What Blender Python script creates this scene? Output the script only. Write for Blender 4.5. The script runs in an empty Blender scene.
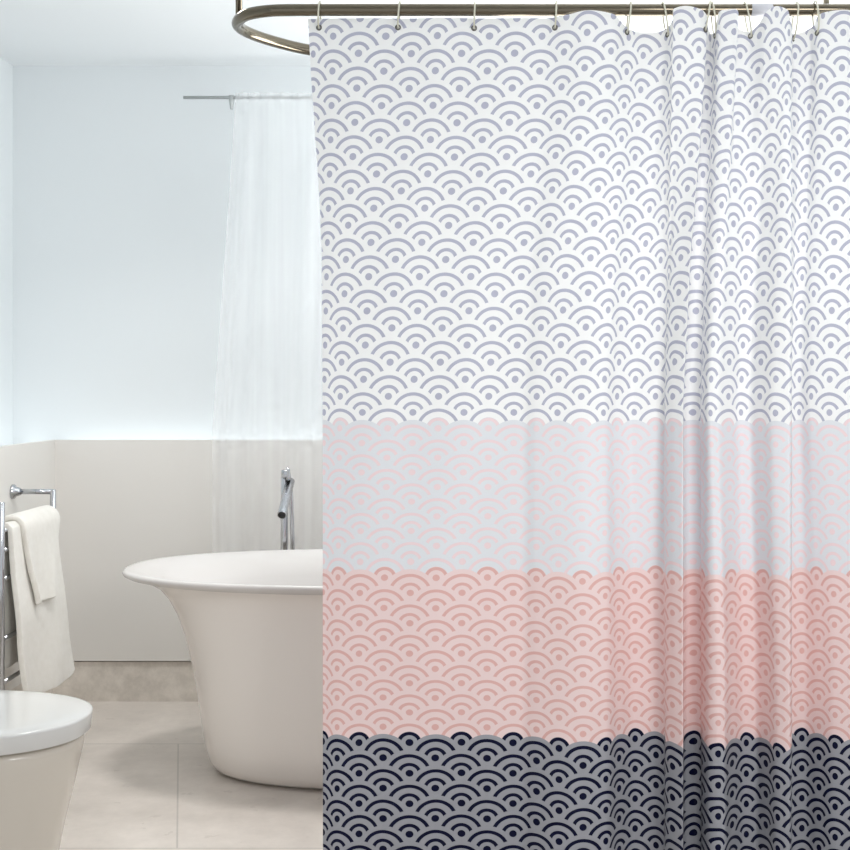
import bpy, bmesh, math, random
import numpy as np
from mathutils import Vector, Matrix, noise

random.seed(4)
scene = bpy.context.scene
COL = scene.collection
F, CX, CY, EYE = 1200.0, 470.0, 387.0, 1.13      # focal length (px), principal point, eye height
D0 = 2.78                                        # distance of the shower curtain


def P(px, py, d):
    return Vector(((px - CX) * d / F, d, EYE - (py - CY) * d / F))


# ------------------------------------------------------------------ helpers
def lin(c):
    return tuple((v / 255 / 12.92) if v / 255 <= 0.04045 else ((v / 255 + 0.055) / 1.055) ** 2.4 for v in c) + (1.0,)


def mesh_obj(name, bm, mat=None, parent=None, smooth=True, recalc=True):
    if recalc:
        bmesh.ops.recalc_face_normals(bm, faces=bm.faces[:])
    me = bpy.data.meshes.new(name)
    bm.to_mesh(me)
    bm.free()
    if smooth:
        me.polygons.foreach_set('use_smooth', [True] * len(me.polygons))
    o = bpy.data.objects.new(name, me)
    COL.objects.link(o)
    if mat:
        me.materials.append(mat)
    if parent:
        o.parent = parent
        o.matrix_parent_inverse = Matrix.Translation(-parent.location)
    return o


def thing(name, label, cat, loc=(0, 0, 0), group=None):
    o = bpy.data.objects.new(name, None)
    o.empty_display_size = 0.1
    o.location = loc
    COL.objects.link(o)
    return tag(o, label, cat, group)


def tag(o, label, cat, group=None):
    o['label'] = label
    o['category'] = cat
    if group:
        o['group'] = group
    return o


def struct(o, label=None):
    o['kind'] = 'structure'
    if label:
        o['label'] = label
    return o


def box(bm, x0, x1, y0, y1, z0, z1, bev=0.0):
    r = bmesh.ops.create_cube(bm, size=1.0)
    vs = r['verts']
    for v in vs:
        v.co = Vector((x0 + (v.co.x + .5) * (x1 - x0), y0 + (v.co.y + .5) * (y1 - y0), z0 + (v.co.z + .5) * (z1 - z0)))
    if bev:
        es = list({e for v in vs for e in v.link_edges})
        bmesh.ops.bevel(bm, geom=es, offset=bev, segments=2, affect='EDGES', profile=.5)


def tube(bm, pts, rad, seg=16, closed=False, caps=True):
    """sweep a circle along a polyline with parallel-transported frames"""
    pts = [Vector(p) for p in pts]
    n = len(pts)
    rads = rad if isinstance(rad, (list, tuple)) else [rad] * n
    tans = []
    for i in range(n):
        a = pts[(i - 1) % n] if (closed or i > 0) else pts[i]
        b = pts[(i + 1) % n] if (closed or i < n - 1) else pts[i]
        tans.append((b - a).normalized())
    ref = Vector((0, 0, 1)) if abs(tans[0].z) < .9 else Vector((1, 0, 0))
    u = (ref - tans[0] * ref.dot(tans[0])).normalized()
    rings = []
    for i in range(n):
        t = tans[i]
        u = (u - t * u.dot(t)).normalized()
        w = t.cross(u)
        rings.append([bm.verts.new(pts[i] + (u * math.cos(2 * math.pi * k / seg) + w * math.sin(2 * math.pi * k / seg)) * rads[i]) for k in range(seg)])
    for i in range(n if closed else n - 1):
        A, B = rings[i], rings[(i + 1) % n]
        for k in range(seg):
            bm.faces.new((A[k], A[(k + 1) % seg], B[(k + 1) % seg], B[k]))
    if caps and not closed:
        bm.faces.new(rings[0][::-1])
        bm.faces.new(rings[-1])


def spline(pts, sub=10):
    pts = [Vector(p) for p in pts]
    out = []
    n = len(pts)
    for i in range(n - 1):
        p0, p1, p2, p3 = pts[max(i - 1, 0)], pts[i], pts[i + 1], pts[min(i + 2, n - 1)]
        for s in range(sub):
            t = s / sub
            out.append(0.5 * (2 * p1 + (p2 - p0) * t + (2 * p0 - 5 * p1 + 4 * p2 - p3) * t * t + (3 * p1 - p0 - 3 * p2 + p3) * t ** 3))
    out.append(pts[-1])
    return out


def loft(bm, rings, cap_start=False, cap_end=False):
    vr = [[bm.verts.new(p) for p in r] for r in rings]
    n = len(vr[0])
    for A, B in zip(vr[:-1], vr[1:]):
        for k in range(n):
            bm.faces.new((A[k], A[(k + 1) % n], B[(k + 1) % n], B[k]))
    if cap_start:
        bm.faces.new(vr[0][::-1])
    if cap_end:
        bm.faces.new(vr[-1])


def superellipse(cx, cy, z, a, b, e=2.3, n=96):
    out = []
    for k in range(n):
        t = 2 * math.pi * k / n
        c, s = math.cos(t), math.sin(t)
        out.append(Vector((cx + a * math.copysign(abs(c) ** (2 / e), c), cy + b * math.copysign(abs(s) ** (2 / e), s), z)))
    return out


def pchip(xs, ys):
    xs = np.array(xs, float)
    ys = np.array(ys, float)
    h = np.diff(xs)
    dl = np.diff(ys) / h
    m = np.zeros(len(xs))
    m[0], m[-1] = dl[0], dl[-1]
    for i in range(1, len(xs) - 1):
        if dl[i - 1] * dl[i] > 0:
            w1, w2 = 2 * h[i] + h[i - 1], h[i] + 2 * h[i - 1]
            m[i] = (w1 + w2) / (w1 / dl[i - 1] + w2 / dl[i])

    def f(x):
        x = np.clip(np.asarray(x, float), xs[0], xs[-1])
        i = np.clip(np.searchsorted(xs, x, side='right') - 1, 0, len(h) - 1)
        t = (x - xs[i]) / h[i]
        return ((1 + 2 * t) * (1 - t) ** 2 * ys[i] + t * (1 - t) ** 2 * h[i] * m[i]
                + t * t * (3 - 2 * t) * ys[i + 1] + t * t * (t - 1) * h[i] * m[i + 1])
    return f


# ------------------------------------------------------------------ materials
class NT:
    def __init__(self, name):
        self.mat = bpy.data.materials.new(name)
        self.mat.use_nodes = True
        self.t = self.mat.node_tree
        self.n = self.t.nodes
        self.bsdf = self.n['Principled BSDF']
        self.out = self.n['Material Output']

    def link(self, a, b):
        self.t.links.new(a, b)

    def m(self, op, a, b=None, c=None):
        nd = self.n.new('ShaderNodeMath')
        nd.operation = op
        for i, v in enumerate((a, b, c)):
            if v is None:
                continue
            if isinstance(v, (int, float)):
                nd.inputs[i].default_value = v
            else:
                self.link(v, nd.inputs[i])
        return nd.outputs[0]

    def mix(self, f, a, b):
        nd = self.n.new('ShaderNodeMix')
        nd.data_type = 'RGBA'
        for s, v in ((nd.inputs[0], f), (nd.inputs[6], a), (nd.inputs[7], b)):
            if isinstance(v, (int, float, tuple)):
                s.default_value = v
            else:
                self.link(v, s)
        return nd.outputs[2]

    def noise(self, scale, detail=3, rough=.5, vec=None):
        nd = self.n.new('ShaderNodeTexNoise')
        nd.inputs['Scale'].default_value = scale
        nd.inputs['Detail'].default_value = detail
        nd.inputs['Roughness'].default_value = rough
        if vec is None:
            tc = self.n.new('ShaderNodeTexCoord')
            vec = tc.outputs['Object']
        self.link(vec, nd.inputs['Vector'])
        return nd.outputs['Fac']

    def bump(self, h, strength=.2, dist=.002):
        nd = self.n.new('ShaderNodeBump')
        nd.inputs['Strength'].default_value = strength
        nd.inputs['Distance'].default_value = dist
        self.link(h, nd.inputs['Height'])
        self.link(nd.outputs[0], self.bsdf.inputs['Normal'])


def simple(name, col, rough=.5, metal=0., var=0., scale=6., spec=.5, coat=0.):
    n = NT(name)
    n.bsdf.inputs['Roughness'].default_value = rough
    n.bsdf.inputs['Metallic'].default_value = metal
    n.bsdf.inputs['Specular IOR Level'].default_value = spec
    n.bsdf.inputs['Coat Weight'].default_value = coat
    c = lin(col)
    lo = tuple(v * (1 - var) for v in c[:3]) + (1,)
    n.link(n.mix(n.noise(scale), lo, c), n.bsdf.inputs['Base Color'])
    return n.mat


M = {}
M['paint'] = simple('white_wall_paint', (236, 241, 243), .7, var=.03, scale=1.5, spec=.2)
M['ceiling'] = simple('ceiling_paint', (240, 244, 246), .8, var=.02, scale=1.5, spec=.1)
M['panel'] = simple('satin_wall_panel', (234, 231, 226), .32, var=.02, scale=1., spec=.4)
M['ceramic'] = simple('white_ceramic_shaded', (216, 208, 196), .1, var=.01, scale=2., spec=.5, coat=.3)  # bowl and seat: shade and warm floor bounce tinted into the white
M['lid'] = simple('white_lid', (222, 221, 218), .12, var=.01, scale=2., spec=.5, coat=.2)
M['basin'] = simple('white_acrylic_dimmed', (212, 208, 205), .22, var=.01, scale=2., spec=.3)  # same acrylic as the shell, darkened to offset the strong light from above
M['tub'] = simple('white_acrylic_lifted', (240, 234, 228), .16, var=.01, scale=2., spec=.45, coat=.2)  # tub shell, lightened in colour to make up for weak front light
M['chrome'] = simple('chrome', (192, 194, 198), .12, metal=1., var=.03)
M['nickel'] = simple('brushed_nickel', (118, 110, 96), .11, metal=1., var=.12, scale=30.)
M['satin'] = simple('satin_pale_metal', (196, 200, 200), .45, metal=.6, var=.03)
M['dark'] = simple('opening_shade', (30, 30, 32), .6, var=.1)  # colour of the shade inside the spout opening
M['sleeve'] = simple('pale_sleeve', (206, 206, 212), .5, var=.03)
M['ring'] = simple('cream_plastic', (222, 219, 200), .35, var=.04, scale=40.)
M['eyelet'] = simple('dull_eyelet_metal', (120, 118, 112), .35, metal=1., var=.1, scale=80.)


def towel_mat():
    n = NT('white_terry')
    n.bsdf.inputs['Roughness'].default_value = .95
    n.bsdf.inputs['Specular IOR Level'].default_value = .1
    n.bsdf.inputs['Sheen Weight'].default_value = .4
    n.link(n.mix(n.noise(45), lin((238, 234, 225)), lin((252, 249, 242))), n.bsdf.inputs['Base Color'])
    n.bump(n.noise(420, 4, .7), .6, .005)
    return n.mat


M['towel'] = towel_mat()


def stone_mat():
    n = NT('grey_limestone')
    n.bsdf.inputs['Roughness'].default_value = .4
    f = n.noise(15, 10, .7)
    nd = n.n.new('ShaderNodeValToRGB')
    nd.color_ramp.elements[0].position = .32
    nd.color_ramp.elements[0].color = lin((204, 197, 187))
    nd.color_ramp.elements[1].position = .68
    nd.color_ramp.elements[1].color = lin((236, 229, 220))
    n.link(f, nd.inputs[0])
    n.link(nd.outputs[0], n.bsdf.inputs['Base Color'])
    return n.mat


M['stone'] = stone_mat()


def floor_mat():
    n = NT('pale_stone_tile')
    tc = n.n.new('ShaderNodeTexCoord')
    sp = n.n.new('ShaderNodeSeparateXYZ')
    n.link(tc.outputs['Object'], sp.inputs[0])
    x, y = sp.outputs[0], sp.outputs[1]
    # cross joints every 0.86 m in depth, the long joints slightly askew
    wy = n.m('ABSOLUTE', n.m('SUBTRACT', n.m('FRACT', n.m('ADD', n.m('DIVIDE', n.m('SUBTRACT', y, 3.80), .86), 10.5)), .5))
    jy = n.m('LESS_THAN', wy, .0032)
    row = n.m('FLOOR', n.m('DIVIDE', n.m('SUBTRACT', y, 3.80), .86))
    xs = n.m('ADD', n.m('ADD', x, n.m('MULTIPLY', n.m('SUBTRACT', y, 3.25), .24)), n.m('MULTIPLY', row, .41))
    wx = n.m('ABSOLUTE', n.m('SUBTRACT', n.m('FRACT', n.m('ADD', n.m('DIVIDE', n.m('ADD', xs, .792 + .41), .82), 10.5)), .5))
    jx = n.m('LESS_THAN', wx, .0028)
    j = n.m('MAXIMUM', jx, jy)
    f = n.noise(4.5, 10, .68)
    rp = n.n.new('ShaderNodeValToRGB')
    e = rp.color_ramp.elements
    e[0].position, e[0].color = .3, lin((203, 195, 187))
    e[1].position, e[1].color = .7, lin((230, 222, 214))
    n.link(f, rp.inputs[0])
    spk = n.m('GREATER_THAN', n.noise(16, 3, .6), .67)
    base = n.mix(n.m('MULTIPLY', spk, .22), rp.outputs[0], lin((170, 160, 150)))
    col = n.mix(n.m('MULTIPLY', j, .55), base, lin((165, 160, 152)))
    n.link(col, n.bsdf.inputs['Base Color'])
    n.bsdf.inputs['Roughness'].default_value = .33
    n.bsdf.inputs['Specular IOR Level'].default_value = .35
    return n.mat


M['floor'] = floor_mat()


def sheer_mat():
    n = NT('sheer_voile')
    tr = n.n.new('ShaderNodeBsdfTransparent')
    tl = n.n.new('ShaderNodeBsdfTranslucent')
    df = n.n.new('ShaderNodeBsdfDiffuse')
    tl.inputs[0].default_value = lin((254, 254, 255))
    df.inputs[0].default_value = lin((254, 254, 255))
    a = n.n.new('ShaderNodeMixShader')
    a.inputs[0].default_value = .5
    n.link(tl.outputs[0], a.inputs[1])
    n.link(df.outputs[0], a.inputs[2])
    b = n.n.new('ShaderNodeMixShader')
    n.link(tr.outputs[0], b.inputs[1])
    n.link(a.outputs[0], b.inputs[2])
    lw = n.n.new('ShaderNodeLayerWeight')
    lw.inputs[0].default_value = .35
    tc = n.n.new('ShaderNodeTexCoord')
    mp = n.n.new('ShaderNodeMapping')
    mp.inputs['Scale'].default_value = (.7, .0, .02)
    n.link(tc.outputs['Object'], mp.inputs[0])
    nz = n.noise(30, 2, .5, mp.outputs[0])
    f = n.m('ADD', n.m('MULTIPLY', lw.outputs['Facing'], .35), n.m('MULTIPLY_ADD', nz, .22, .22))
    n.link(f, b.inputs[0])
    n.link(b.outputs[0], n.out.inputs[0])
    return n.mat


M['sheer'] = sheer_mat()


def seigaiha_mat():
    """overlapping-wave print; UV.x counts wave widths, UV.y counts rows downward"""
    n = NT('wave_print_polyester')
    uv = n.n.new('ShaderNodeUVMap')
    uv.uv_map = 'UVMap'
    sp = n.n.new('ShaderNodeSeparateXYZ')
    n.link(uv.outputs[0], sp.inputs[0])
    u, v = sp.outputs[0], sp.outputs[1]
    b = n.m('FLOOR', v)
    f = n.m('SUBTRACT', v, b)
    par = n.m('MULTIPLY', n.m('FLOORED_MODULO', b, 2.0), .5)
    H, R = .3376, .516

    def du(off):
        return n.m('SUBTRACT', n.m('FRACT', n.m('ADD', n.m('SUBTRACT', u, par), 100.5 + off)), .5)

    dA, dB = du(0.), du(.5)

    def dist(d, dv):
        y = n.m('MULTIPLY', dv, H)
        return n.m('SQRT', n.m('ADD', n.m('MULTIPLY', d, d), n.m('MULTIPLY', y, y)))

    r2 = dist(dA, n.m('SUBTRACT', 2.0, f))
    r1 = dist(dB, n.m('SUBTRACT', 1.0, f))
    r0 = dist(dA, f)
    s2 = n.m('LESS_THAN', r2, R)
    s1 = n.m('MULTIPLY', n.m('LESS_THAN', r1, R), n.m('SUBTRACT', 1.0, s2))
    s0 = n.m('SUBTRACT', n.m('SUBTRACT', 1.0, s2), s1)
    r = n.m('ADD', n.m('ADD', n.m('MULTIPLY', r2, s2), n.m('MULTIPLY', r1, s1)), n.m('MULTIPLY', r0, s0))
    row = n.m('ADD', b, n.m('ADD', n.m('MULTIPLY', s2, 2.0), s1))
    row = n.m('SUBTRACT', row, n.m('GREATER_THAN', r, .236))
    g1 = n.m('GREATER_THAN', row, 19.5)
    g2 = n.m('GREATER_THAN', row, 29.5)
    g3 = n.m('GREATER_THAN', row, 40.5)
    th = n.m('MULTIPLY_ADD', g3, .004, .032)
    dot = n.m('LESS_THAN', r, n.m('MULTIPLY_ADD', g3, .006, .070))
    a1 = n.m('LESS_THAN', n.m('ABSOLUTE', n.m('SUBTRACT', r, .195)), th)
    a2 = n.m('LESS_THAN', n.m('ABSOLUTE', n.m('SUBTRACT', r, .386)), th)
    ink = n.m('MAXIMUM', n.m('MAXIMUM', a1, a2), dot)

    def band(c0, c1, c2, c3):
        return n.mix(g3, n.mix(g2, n.mix(g1, lin(c0), lin(c1)), lin(c2)), lin(c3))

    bg = band(*PRINT_BG)
    fg = band(*PRINT_INK)
    col = n.mix(ink, bg, fg)
    n.link(col, n.bsdf.inputs['Base Color'])
    n.bsdf.inputs['Roughness'].default_value = .45
    n.bsdf.inputs['Specular IOR Level'].default_value = .15
    n.bump(n.noise(90, 2), .08, .002)
    tl = n.n.new('ShaderNodeBsdfTranslucent')
    n.link(col, tl.inputs[0])
    mx = n.n.new('ShaderNodeMixShader')
    mx.inputs[0].default_value = .05
    n.link(n.bsdf.outputs[0], mx.inputs[1])
    n.link(tl.outputs[0], mx.inputs[2])
    n.link(mx.outputs[0], n.out.inputs[0])
    return n.mat


PRINT_BG = ((249, 249, 248), (228, 230, 234), (240, 216, 214), (160, 161, 167))
PRINT_INK = ((184, 185, 202), (240, 218, 220), (226, 180, 174), (4, 9, 44))
M['print'] = seigaiha_mat()

# ------------------------------------------------------------------ room
YB, YBU = 4.30, 4.42                 # back panel face, recessed wall above it
XL = (55 - CX) * YB / F              # left panel face
XLU = (13 - CX) * YBU / F            # recessed left wall above it
XR = 1.55
YF = 0.7                             # room is modelled from here back
ZC = EYE + (CY - 66) * YBU / F
ZL = EYE - (440 - CY) * YB / F       # ledge height
ZB = EYE - (661 - CY) * YB / F       # underside of the wall panels

bm = bmesh.new()
box(bm, XLU - .1, XR + .1, YF, YBU + .1, -.06, 0)
struct(mesh_obj('floor', bm, M['floor'], smooth=False), 'pale stone tile floor')
bm = bmesh.new()
box(bm, XLU - .1, XR + .1, YF, YBU + .1, ZC, ZC + .08)
struct(mesh_obj('ceiling', bm, M['ceiling'], smooth=False), 'plain white ceiling')
bm = bmesh.new()
box(bm, XLU - .1, XLU, YF, YBU, 0, ZC)
struct(mesh_obj('wall_left', bm, M['paint'], smooth=False), 'white left wall recessed above the panelling')
bm = bmesh.new()
box(bm, XR, XR + .1, YF, YBU, 0, ZC)
struct(mesh_obj('wall_right', bm, M['paint'], smooth=False), 'white right wall')
bm = bmesh.new()
box(bm, XLU - .1, XR + .1, YBU, YBU + .1, 0, ZC)
struct(mesh_obj('wall_back', bm, M['paint'], smooth=False), 'white back wall recessed above the panelling')

bm = bmesh.new()
box(bm, XL, XR, YB, YB + .03, ZB, ZL)
struct(mesh_obj('trim_1', bm, M['panel'], smooth=False), 'off-white waist-high panel along the back wall')
bm = bmesh.new()
box(bm, XL - .03, XL, YF, YB + .03, ZB, ZL)
struct(mesh_obj('trim_2', bm, M['panel'], smooth=False), 'off-white waist-high panel along the left wall')
bm = bmesh.new()
box(bm, XL - .012, XR, YB + .012, YB + .032, 0, ZB - .006)
struct(mesh_obj('baseboard_back', bm, M['stone'], smooth=False), 'grey stone plinth below the back panel')
bm = bmesh.new()
box(bm, XL - .032, XL - .012, YF, YB + .012, 0, ZB - .006)
struct(mesh_obj('baseboard_left', bm, M['stone'], smooth=False), 'grey stone plinth below the left panel')

# ------------------------------------------------------------------ shower curtain
K85 = {-2: 285, -1: 298, 0: 313, 1: 332, 2: 357, 3: 383, 4: 409.4, 5: 434.5, 6: 459.7, 7: 486.5, 8: 512.5, 9: 538.7, 10: 561.8,
       11: 583.5, 12: 608.7, 13: 625.8, 14: 640.9, 15: 662.4, 16: 671, 16.5: 671.7, 17: 678.4, 18: 696.6, 18.5: 704.3, 18.65: 704.3, 19: 707.9, 19.45: 712.5, 20: 714.5,
       20.5: 719,
       21: 731.5, 21.35: 735, 21.7: 735, 22: 739.3, 23: 757.2, 24: 774.1, 25: 787.3, 25.45: 791.5, 25.8: 792.5, 26.1: 796, 27: 809.9,
       28: 821, 29: 841.5, 30: 864, 31: 884, 32: 898, 33: 914, 34: 936, 35: 958}
K400 = {-2: 288, -1: 300, 0: 311, 1: 324, 2: 340, 3: 362.5, 4: 388.2, 5: 413, 6: 438.4, 7: 464.1, 8: 488.5, 9: 513.9, 10: 536.5,
        11: 557.3, 12: 581, 13: 603.5, 14: 616.8, 15: 634, 16: 655.3, 16.6: 665, 17: 664.5, 17.3: 665, 18: 672, 18.5: 683, 18.65: 683.5, 19: 693,
        19.4: 700.5, 20: 701.5, 20.5: 704, 21: 710, 21.35: 716, 21.7: 723, 22: 728.5, 23: 740.6, 24: 759.7, 25: 775, 25.6: 789.5, 25.8: 792, 26.1: 790.5,
        26.4: 791.5, 27: 799, 28: 811, 29: 829, 30: 853, 31: 874, 32: 889, 33: 906, 34: 929, 35: 952}
K700 = dict(K400)
K700.update({1: 323, 2: 337, 3: 359, 4: 383, 5: 409.5, 6: 435.2, 7: 461.5, 8: 487, 9: 513, 10: 536.5, 11: 559, 12: 583, 13: 606, 14: 619,
             15: 635, 16: 656, 19: 694, 19.4: 701, 20: 702, 20.5: 707, 21: 718.5, 21.35: 724, 21.7: 728, 22: 732, 23: 746.2,
             24: 766, 25: 777.5, 27: 802, 28: 819, 29: 835, 30: 857, 31: 877})
DMAIN = {-2: 3.5, -1: 3, 0: 2, 1: .8, 2: .1, 3: 0, 8.9: 0, 9.35: -.1, 10: -2.2, 11: -4.4, 12: -5.6, 13: -4.6, 14: 0, 15: 3.2, 16: 2.2, 16.6: 0, 17: -1, 17.3: -2.5,
         18: -6, 18.5: -9, 18.68: -2, 19: .8, 19.4: 0, 20: -2.5, 21: -8.6, 21.35: -8.6, 22: -4, 23: 0, 23.4: 0, 24: -4, 25: -9, 25.6: -10.5,
         25.95: -3, 26.4: 3.2, 27: 3.4, 28: .5, 29: -2, 30: -3, 31: 0, 32: 3, 33: 3, 34: 0, 35: -2}
DTOP = {-2: 1.5, -1: 1.0, 0: .5, 1: 0, 9: 0, 10: -1.5, 11: -2.6, 12: -2, 12.6: 0, 13.5: 2, 14.3: 2.2, 15: 1, 15.6: -1.5, 16.3: -3.2, 17: -3.6, 18: -3.4,
        18.6: -1.5, 19.2: 2.5, 19.7: 2, 20.3: -2.2, 21: -3.4, 21.35: -1.8, 21.7: 1.5, 22.4: 2.2, 22.8: .8, 23.4: -2.4, 24: -3.4, 24.8: -3.2,
        25.3: -1.5, 25.9: 2.5, 27: 1, 27.6: -2, 28.3: -2.6, 29: -2.6, 30: -1.5, 31: 1, 32: 2, 33: 1, 34: -2, 35: -2}
YTOP = {-2: 18.3, 9: 18, 10: 16.5, 11: 14, 12: 17, 12.6: 24, 13.5: 29.5, 14.3: 30, 15: 27, 15.6: 21, 16.5: 14, 17.2: 11, 18: 14, 18.6: 24, 19.2: 31,
        19.7: 28, 20.3: 15, 21: 13.5, 21.35: 17, 21.7: 24, 22.4: 29, 22.8: 26, 23.4: 14, 24: 10.5, 24.8: 14, 25.3: 27, 25.9: 31, 27: 26,
        27.6: 18, 28.3: 15, 29: 13.5, 30: 16, 31: 24, 32: 26, 33: 22, 34: 14, 35: 18}
ROWS = {-40: -40, -6: -16, -4: 18.5, 0: 88.3, 18: 396.4, 20: 428.4, 28: 545.6, 30: 577.7, 36: 668.7, 40: 727, 42: 758, 46: 818.6, 52: 910}


def tab(d):
    ks = sorted(d)
    return pchip(ks, [d[k] for k in ks])


f85, f400, f700, fdm, fdt, fyt = map(tab, (K85, K400, K700, DMAIN, DTOP, YTOP))
rk = sorted(k for k in ROWS if k > -10)
row_y = [ROWS[k] for k in rk]
EDGE = ([0, 20, 85, 150, 200, 250, 400, 900], [307, 308, 311.5, 316, 319.5, 321.5, 322.5, 323])


def curtain_px(k, y):
    """horizontal place of the cloth column k at height y (both in photo units at distance D0)"""
    a, b, c = f85(k), f400(k), f700(k)
    w = np.interp(y, [0, 20, 85, 155, 260, 400], [-.22, -.18, 0, .24, .66, 1.0])
    q = np.interp(y, [400, 650], [0, 1])
    return a + (b - a) * w + (c - b) * q


def curtain_pt(k, y):
    s = np.clip((y - 20) / 230, 0, 1)
    s = s * s * (3 - 2 * s)
    amp = .62 + .38 * np.clip((y - 250) / 450, 0, 1)
    d = (fdt(k) * (1 - s) + fdm(k) * amp * s) * .01
    # faint irregular waviness of hanging cloth
    d = d + .0022 * np.sin(k * 2.1 + y * .008) + .0012 * np.sin(k * .9 - y * .021)
    D = D0 + d
    return (curtain_px(k, y) - CX) * D / F, D, EYE - (y - CY) * D0 / F


curtain = thing('shower_curtain', 'white, blush, coral and navy wave-print shower curtain hanging from the metal rod', 'shower curtain', (.25, D0, .02))
NI, NJ, YBOT = 560, 230, 866.0
kk = np.linspace(-1.9, 6, 400)
verts = np.zeros((NJ + 1, NI + 1, 3))
uvs = np.zeros((NJ + 1, NI + 1, 2))
for j in range(NJ + 1):
    t = j / NJ
    yref = 20 + (YBOT - 20) * t
    ke = np.interp(np.interp(yref, *EDGE), curtain_px(kk, yref), kk)
    k = np.linspace(ke, 35, NI + 1)
    yt = fyt(k)
    y = yt + (YBOT - yt) * t
    X, Y, Z = curtain_pt(k, y)
    verts[j, :, 0], verts[j, :, 1], verts[j, :, 2] = X, Y, Z
    uvs[j, :, 0] = k / 2 + 10
    uvs[j, :, 1] = np.interp(y, row_y, rk)
idx = np.arange((NJ + 1) * (NI + 1)).reshape(NJ + 1, NI + 1)
faces = np.stack([idx[:-1, :-1], idx[1:, :-1], idx[1:, 1:], idx[:-1, 1:]], -1).reshape(-1, 4)
me = bpy.data.meshes.new('fabric_panel')
me.from_pydata(verts.reshape(-1, 3).tolist(), [], faces.tolist())
uvl = me.uv_layers.new(name='UVMap')
uvl.data.foreach_set('uv', uvs.reshape(-1, 2)[faces.reshape(-1)].reshape(-1))
me.polygons.foreach_set('use_smooth', [True] * len(me.polygons))
me.materials.append(M['print'])
fab = bpy.data.objects.new('fabric_panel', me)
COL.objects.link(fab)
fab.parent = curtain
fab.matrix_parent_inverse = Matrix.Translation(-curtain.location)

# rod ---------------------------------------------------------------
ZR = EYE + (CY - 10) * D0 / F
RR = .0138
rod = thing('curtain_rod', 'brown-grey metal oval shower rod with a bent left end above the curtain', 'curtain rod', (0, D0, ZR))
plan = [(-.40, 2.78), (-.465, 2.786), (-.52, 2.812), (-.552, 2.86), (-.560, 2.91), (-.540, 2.97), (-.49, 3.04), (-.415, 3.11), (-.30, 3.16),
        (-.15, 3.19), (.05, 3.20)]
left = spline([(x, y, ZR) for x, y in plan], 8)
right_end = spline([(1.0, 3.20, ZR), (1.2, 3.18, ZR), (1.34, 3.11, ZR), (1.40, 2.97, ZR), (1.34, 2.855, ZR), (1.2, 2.79, ZR), (1.0, 2.78, ZR)], 8)
bm = bmesh.new()
tube(bm, left + right_end, RR, 20, closed=True)
mesh_obj('rail', bm, M['nickel'], rod)
for (x, y) in ((-.5555, 2.885), (.95, 3.20)):
    bm = bmesh.new()
    tube(bm, [(x, y, ZR + .004), (x, y, ZC)], .0082, 14)
    hg = mesh_obj('hanger', bm, M['nickel'], rod)
    bm = bmesh.new()
    tube(bm, [(x, y, ZC - .012), (x, y, ZC - .008), (x, y, ZC)], [.016, .024, .026], 24)
    fl = mesh_obj('flange', bm, M['nickel'], rod)
    fl.parent = hg
    fl.matrix_parent_inverse = Matrix.Identity(4)
bm = bmesh.new()
sx0, sx1 = P(751, 12, D0).x, P(772, 12, D0).x
tube(bm, [(sx0, D0, ZR), (sx0 + .001, D0, ZR), (sx1 - .001, D0, ZR), (sx1, D0, ZR)], [.0142, .0152, .0152, .0142], 24)
s = mesh_obj('sleeve', bm, M['sleeve'], rod)
s['label'] = 'pale grey joint sleeve'

# rings and eyelets -----------------------------------------------------
hooks = [(320, 319, 27), (400, 398, 27), (475, 474, 28), (556, 555, 28), (630.5, 627, 31), (662.5, 667.5, 33.5),
         (709.5, 705.5, 33), (711.8, 715, 33), (744.5, 750.5, 33), (797, 793, 36), (814.5, 817, 35)]
RING_WORDS = ['at the free left edge of the curtain, leftmost of all', 'second from the left edge of the curtain', 'third from the left edge of the curtain',
              'fourth from the left, last before the gathered folds', 'leaning, at the left of the first dip in the gathered top',
              'leaning, at the right of the first dip in the gathered top', 'left one of the close pair of rings', 'right one of the close pair of rings',
              'beside the pale grey rod sleeve', 'second from the right end, leaning left', 'rightmost of all, near the right edge']
scan = np.linspace(-1, 30, 6000)
for (xt, xb, yb), words in zip(hooks, RING_WORDS):
    yy = np.maximum(yb, fyt(scan) + 5.0)
    xs_, ds_, zs_ = curtain_pt(scan, yy)
    pxs = CX + xs_ * F / ds_
    i = int(np.argmin(np.abs(pxs - xb) + .3 * np.abs(yy - yb) - 60 * 0))
    B = Vector((xs_[i], ds_[i], zs_[i]))
    T = Vector((P(xt, 12, D0).x, D0, ZR + RR + .0035))
    axis = T - B
    L = axis.length / 2 + .001
    axis.normalize()
    C0 = (T + B) / 2
    side = Vector((1, 0, 0))
    dep = axis.cross(side).normalized()
    hw = .0215
    pts = []
    for q in range(40):
        a = 2 * math.pi * q / 40
        ca, sa = math.cos(a), math.sin(a)
        pts.append(C0 + axis * (L * ca) + dep * (hw * math.copysign(abs(sa) ** .8, sa)))
    bm = bmesh.new()
    tube(bm, pts, .0021, 10, closed=True)
    rg = mesh_obj('curtain_ring', bm, M['ring'])
    tag(rg, 'cream plastic curtain ring, ' + words, 'curtain ring', 'cream rings on the shower rod')
    # eyelet in the cloth
    n_ = Vector(np.array(curtain_pt(scan[i] + .05, yy[i])) - np.array(curtain_pt(scan[i] - .05, yy[i]))).normalized()
    upv = Vector((0, 0, 1))
    bm = bmesh.new()
    tube(bm, [B + (n_ * math.cos(2 * math.pi * q / 20) + upv * math.sin(2 * math.pi * q / 20)) * .0052 for q in range(20)], .0019, 8, closed=True)
    mesh_obj('eyelet', bm, M['eyelet'], curtain)

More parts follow.
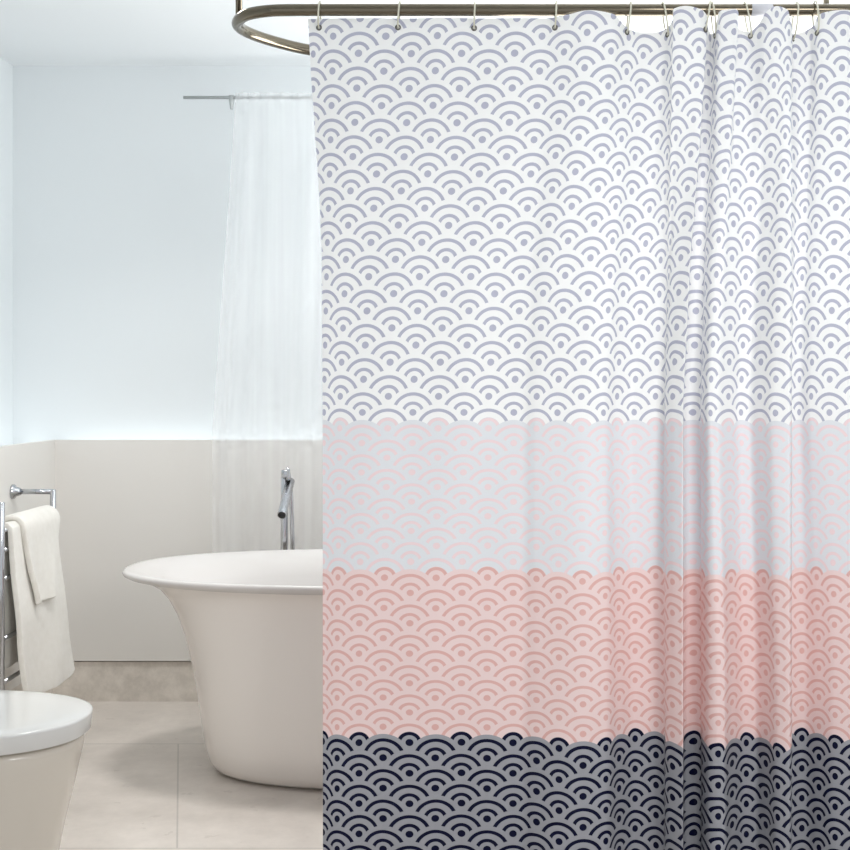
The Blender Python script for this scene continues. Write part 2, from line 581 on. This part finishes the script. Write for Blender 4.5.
# ------------------------------------------------------------------ bathtub
TX, TY, ZT = -.212, 3.56, .60
tub = thing('bathtub', 'white freestanding oval bathtub with a flared rim behind the shower curtain', 'bathtub', (TX, TY, 0))
prof_out = [(0.0, .502, .195, 2.2), (.004, .522, .214, 2.2), (.016, .543, .235, 2.2), (.04, .558, .249, 2.25), (.09, .571, .259, 2.3), (.16, .581, .268, 2.3),
            (.24, .592, .276, 2.3), (.33, .608, .287, 2.3), (.41, .628, .298, 2.3), (.47, .650, .309, 2.3), (.515, .674, .321, 2.3),
            (.545, .70, .333, 2.3), (.563, .73, .347, 2.3), (.574, .765, .362, 2.3)]
bm = bmesh.new()
loft(bm, [superellipse(TX, TY, z, a, b, e, 128) for z, a, b, e in prof_out], cap_start=True)
mesh_obj('shell', bm, M['tub'], tub)
prof_in = [(.574, .765, .362), (.579, .790, .374), (.585, .803, .380), (.591, .807, .383), (.597, .805, .382), (.6005, .796, .378), (.600, .785, .372), (.594, .755, .355),
           (.583, .715, .336), (.565, .675, .316), (.53, .635, .295), (.46, .595, .272), (.36, .56, .25), (.26, .525, .228), (.18, .48, .20), (.14, .42, .165),
           (.125, .33, .12), (.12, .18, .06), (.12, .03, .02)]
bm = bmesh.new()
loft(bm, [superellipse(TX, TY, z, a, b, 2.3, 128) for z, a, b in prof_in], cap_end=True)
mesh_obj('basin', bm, M['basin'], tub)

# ------------------------------------------------------------------ bath filler
FD = 4.06
fb = P(284.5, 540, FD)
faucet = thing('bath_filler', 'chrome floor-standing bath filler with angled spout behind the tub', 'faucet', (fb.x, FD, 0))
bm = bmesh.new()
tube(bm, [(fb.x, FD, 0), (fb.x, FD, .012), (fb.x, FD, .018)], [.045, .045, .03], 32)
mesh_obj('base', bm, M['chrome'], faucet)
ztop = P(0, 476, FD).z
bm = bmesh.new()
tube(bm, [(fb.x, FD, .015), (fb.x, FD, ztop - .003), (fb.x, FD, ztop)], [.0125, .0125, .0105], 24)
mesh_obj('riser', bm, M['chrome'], faucet)
hx = P(291.3, 0, FD).x
bm = bmesh.new()
tube(bm, spline([(hx - .004, FD - .01, .03), (hx + .004, FD - .01, .3), (hx + .006, FD - .01, .55), (hx + .003, FD - .01, .70), (hx - .001, FD - .008, ztop - .02)], 8), .0068, 16)
mesh_obj('side_pipe', bm, M['chrome'], faucet)
s0, s1 = P(289.5, 484, FD - .01), P(281.8, 515, FD - .17)
ax = (s1 - s0).normalized()
bm = bmesh.new()
tube(bm, [s0 - ax * .02, s0 - ax * .017, s1 - ax * .002, s1], [.0125, .0152, .0152, .0148], 24)
sp_ = mesh_obj('spout', bm, M['chrome'], faucet)
bm = bmesh.new()
tube(bm, [s1 - ax * .001, s1 + ax * .0012], .0126, 24)
o = mesh_obj('outlet_shade', bm, M['dark'], faucet)  # solid cap, its dark colour stands for shade inside the spout
o['label'] = 'dark disc painted as the shaded spout opening'
o.parent = sp_
o.matrix_parent_inverse = Matrix.Identity(4)
bm = bmesh.new()
l0 = P(288.5, 480, FD - .02)
tube(bm, [l0, l0 + Vector((0, 0, .012)), l0 + Vector((-.001, -.004, .035)), l0 + Vector((-.002, -.006, .042))], [.009, .0085, .0055, .004], 16)
box(bm, l0.x - .024, l0.x + .002, FD - .028, FD + .005, l0.z + .008, l0.z + .034, .003)
mesh_obj('lever', bm, M['chrome'], faucet)

# ------------------------------------------------------------------ toilet
TOY, TZ = 2.605, .42
XW = XL                                  # against the left panel


def toilet_ring(z, xtip, b, xback=None, e=2.25, n=72):
    """D-shaped outline: straight back at the wall, rounded nose toward +X"""
    xb = XW + .012 if xback is None else xback
    straight = xtip - .36 if xtip - .36 > xb else xb + .05
    L = xtip - straight
    out = []
    for q in range(n + 1):
        t = -math.pi / 2 + math.pi * q / n
        c, s = math.cos(t), math.sin(t)
        out.append(Vector((straight + L * abs(c) ** (2 / e), TOY + b * math.copysign(abs(s) ** (2 / e), s), z)))
    for q in range(1, 9):
        out.append(Vector((straight + (xb - straight) * q / 8, TOY + b, z)))
    for q in range(1, 9):
        out.append(Vector((xb, TOY + b - 2 * b * q / 9, z)))
    for q in range(0, 8):
        out.append(Vector((xb + (straight - xb) * q / 8, TOY - b, z)))
    return out


toilet = thing('toilet', 'white back-to-wall toilet with closed lid at the left edge of the picture', 'toilet', (-1.15, TOY, 0))
xt = -.827
bm = bmesh.new()
prof = [(0, -.925, .150), (.01, -.918, .156), (.08, -.905, .162), (.18, -.885, .172), (.27, -.863, .182), (.33, -.850, .189), (.358, -.844, .193), (.370, -.846, .192), (.373, -.853, .187)]
loft(bm, [toilet_ring(z, x, b) for z, x, b in prof], True, True)
mesh_obj('bowl', bm, M['ceramic'], toilet)
bm = bmesh.new()
prof = [(.3732, xt - .034, .182), (.3742, xt - .030, .186), (.3778, xt - .030, .186), (.3785, xt - .034, .182)]
loft(bm, [toilet_ring(z, x, b, XW + .13) for z, x, b in prof], True, True)
mesh_obj('seat', bm, M['ceramic'], toilet)
bm = bmesh.new()
prof = [(.3790, xt - .012, .200), (.3800, xt - .006, .2055), (.3825, xt - .004, .2075), (.415, xt - .001, .2098), (.4185, xt - .001, .2095), (.4205, xt - .003, .208), (.4215, xt - .008, .204),
        (.422, xt - .05, .17), (.422, xt - .14, .10)]
loft(bm, [toilet_ring(z, x, b, XW + .12 + i * .003) for i, (z, x, b) in enumerate(prof)], True, True)
mesh_obj('lid', bm, M['lid'], toilet)
for s in (-1, 1):
    bm = bmesh.new()
    tube(bm, [(XW + .105, TOY + s * .08 - .02, .3885), (XW + .105, TOY + s * .08 + .02, .3885)], .009, 16)
    mesh_obj('hinge', bm, M['chrome'], toilet)

# ------------------------------------------------------------------ towel rail
RX, RN, RF_ = -1.355, 3.47, 3.90
ZTOP, ZBOT = .797, .235
rail = thing('towel_rail', 'chrome ladder towel rail on the left wall holding white towels', 'towel rail', (RX, (RN + RF_) / 2, ZBOT))
for y in (RN, RF_):
    bm = bmesh.new()
    tube(bm, [(RX, y, ZBOT), (RX, y, ZBOT + .003), (RX, y, ZTOP - .003), (RX, y, ZTOP)], [.008, .0095, .0095, .008], 18)
    mesh_obj('post', bm, M['chrome'], rail)
RUNGS = [.712, .655, .572, .398, .272]
for z in RUNGS:
    bm = bmesh.new()
    tube(bm, [(RX, RN, z), (RX, RF_, z)], .0065, 14)
    mesh_obj('rung', bm, M['chrome'], rail)
for y, z in ((RF_, .790), (RF_, .26), (RN, .26)):
    bm = bmesh.new()
    tube(bm, [(XL + .004, y, z), (RX, y, z)], .0085, 16)
    br = mesh_obj('bracket', bm, M['chrome'], rail)
    bm = bmesh.new()
    tube(bm, [(XL, y, z), (XL + .006, y, z), (XL + .012, y, z), (XL + .026, y, z)], [.024, .024, .016, .012], 28)
    r = mesh_obj('rosette', bm, M['chrome'], rail)
    r.parent = br
    r.matrix_parent_inverse = Matrix.Identity(4)


def drape(name, z_over, y0, y1, z_front, z_back, thick, r_in, xoff_bot, skl, skr, seed, nlen=70, nw=34, lean=0.0):
    """a folded towel hung over a rung; cross-section in XZ runs from the back hem over the rung to the front hem"""
    path = []
    for q in range(nlen + 1):
        t = q / nlen
        lb, lf = z_over - z_back, z_over - z_front
        arc = math.pi * r_in
        s = t * (lb + arc + lf)
        if s < lb:
            path.append((RX - r_in, z_back + s, 0.0, -1))
        elif s < lb + arc:
            a = (s - lb) / r_in
            path.append((RX - r_in * math.cos(a), z_over + r_in * math.sin(a), 0.0, 0))
        else:
            g = (s - lb - arc) / lf
            path.append((RX + r_in + xoff_bot * g ** 1.3, z_over - g * lf, g, 1))
    bm = bmesh.new()
    grid = []
    for q, (x, z, g, sd) in enumerate(path):
        rowv = []
        for i in range(nw + 1):
            v = i / nw
            y = y0 + (y1 - y0) * v
            y += g * (skl * (1 - v) + skr * v)
            wob = noise.noise(Vector((v * 3.1 + seed, z * 5, seed))) * .012 * (.3 + g)
            ripple = .006 * math.sin(v * 7.5 + seed) * g
            zz = z + (noise.noise(Vector((v * 2, seed, 0))) * .006 if g > .9 else 0) - lean * g * (1 - v)
            rowv.append(bm.verts.new((x + wob + ripple, y, zz)))
        grid.append(rowv)
    for A, B in zip(grid[:-1], grid[1:]):
        for i in range(nw):
            bm.faces.new((A[i], A[i + 1], B[i + 1], B[i]))
    o = mesh_obj(name, bm, M['towel'])
    so = o.modifiers.new('thickness', 'SOLIDIFY')
    so.thickness = thick
    so.offset = 0
    bv = o.modifiers.new('soft', 'BEVEL')
    bv.width = thick * .42
    bv.segments = 3
    bv.limit_method = 'ANGLE'
    return o


t1 = drape('bath_towel', .7103, 3.495, 3.865, .205, .30, .017, .0165, .048, .0, .055, 3.0)
tag(t1, 'large white bath towel hanging long over the towel rail, under the small towel', 'towel')
t2 = drape('hand_towel', .708, 3.55, 3.845, .475, .53, .018, .0355, .012, .06, -.07, 9.0, nlen=46, nw=26)
tag(t2, 'small white hand towel folded over the top of the long bath towel', 'towel')

# ------------------------------------------------------------------ sheer curtain and its rail
SD = 4.20
ZS = P(0, 97.5, SD).z
srail = thing('sheer_curtain_rail', 'thin grey metal curtain rail on the back wall below the ceiling', 'curtain rail', (-.5, SD, ZS))
bm = bmesh.new()
xa, xb_ = P(183.5, 0, SD).x, .42
tube(bm, [(xa, SD, ZS), (xb_, SD, ZS)], .0058, 12)
mesh_obj('rod', bm, M['satin'], srail)
for bx in (P(231.5, 0, SD).x, .40):
    bm = bmesh.new()
    tube(bm, [(bx, SD, ZS + .006), (bx, SD, ZS - .02), (bx, SD, ZS - .036), (bx, SD, ZS - .042)], [.010, .008, .0055, .004], 12)
    mesh_obj('bracket', bm, M['satin'], srail)
    bm = bmesh.new()
    tube(bm, [(bx, SD, ZS), (bx, YBU, ZS)], .005, 12)
    mesh_obj('bracket_arm', bm, M['paint'], srail)
NXS, NZS = 260, 80
grid = []
bm = bmesh.new()
for j in range(NZS + 1):
    t = j / NZS
    z = ZS + .014 + (0.03 - ZS - .014) * t
    fl = min(1, t / .55)
    xl = P(236, 0, SD).x * (1 - fl) + P(212, 0, SD).x * fl
    xr = .30 + .08 * fl
    rowv = []
    for i in range(NXS + 1):
        u = i / NXS
        ph = u * 2 * math.pi * 12 + .9 * math.sin(u * 19) + .5 * math.sin(u * 7 + 1)
        amp = (.007 + .013 * fl) * (.65 + .35 * math.sin(u * 31))
        if t < .02:
            amp *= .55
        x = xl + (xr - xl) * u
        y = SD - .010 * 0 + amp * math.sin(ph)
        if t < .02:
            y = SD - .0115 + .004 * math.sin(ph * 2.0)
        elif t < .10:
            q = (t - .02) / .08
            y = (SD - .0115) * (1 - q) + y * q
        rowv.append(bm.verts.new((x, y, z)))
    grid.append(rowv)
for A, B in zip(grid[:-1], grid[1:]):
    for i in range(NXS):
        bm.faces.new((A[i], A[i + 1], B[i + 1], B[i]))
sh = mesh_obj('sheer_curtain', bm, M['sheer'])
tag(sh, 'sheer white voile curtain hanging on the back wall behind the bath filler', 'sheer curtain')

# ------------------------------------------------------------------ light
world = bpy.data.worlds.new('daylight')
scene.world = world
world.use_nodes = True
bg = world.node_tree.nodes['Background']
bg.inputs[0].default_value = (.94, .97, 1.0, 1)
bg.inputs[1].default_value = .78


def area(name, loc, rot, sx, sy, power, col=(1, 1, 1), spread=math.pi):
    l = bpy.data.lights.new(name, 'AREA')
    l.shape = 'RECTANGLE'
    l.size, l.size_y = sx, sy
    l.energy = power
    l.color = col
    l.spread = spread
    o = bpy.data.objects.new(name, l)
    o.location = loc
    o.rotation_euler = rot
    COL.objects.link(o)
    return o


PI = math.pi
area('cove_lamp_back', ((XL + XR) / 2, (YB + .03 + YBU) / 2, ZL - .05), (PI, 0, 0), XR - XL, .05, 1.1, (.93, .98, 1))
area('cove_lamp_left', ((XL - .03 + XLU) / 2, (YF + YBU) / 2, ZL - .05), (PI, 0, PI / 2), YBU - YF, .08, 1.6, (.93, .98, 1))
area('ceiling_lamp_bath', (-.80, 3.22, ZC - .02), (0, 0, 0), .24, .24, 6.8, (1, .975, .95), math.radians(125))
area('ceiling_lamp_bath_far', (.35, 3.5, ZC - .02), (0, 0, 0), .3, .3, 1.4, (1, .975, .95), math.radians(130))
area('ceiling_fill', (.78, 3.5, 1.22), (PI, 0, 0), 1.4, .6, 26, (1, .995, .98))  # added, unseen: lifts the ceiling and, by bounce, the walls
sl = area('curtain_fill', (1.2, .1, 1.8), (0, 0, 0), .9, .9, 4.6, (1, .99, .98), math.radians(66))  # added, unseen fill aimed at the shower curtain to brighten it
sl.rotation_euler = (Vector((.35, D0, .95)) - sl.location).to_track_quat('-Z', 'Y').to_euler()

# ------------------------------------------------------------------ camera
cam = bpy.data.cameras.new('camera')
cam.sensor_width = 36
cam.lens = F / 850 * 36
cam.shift_x = -(CX - 425) / 850
cam.shift_y = -(425 - CY) / 850
co = bpy.data.objects.new('camera', cam)
co.location = (0, 0, EYE)
co.rotation_euler = (PI / 2, 0, 0)
COL.objects.link(co)
scene.camera = co
scene.view_settings.view_transform = 'Standard'
scene.view_settings.look = 'None'
scene.view_settings.exposure = .15
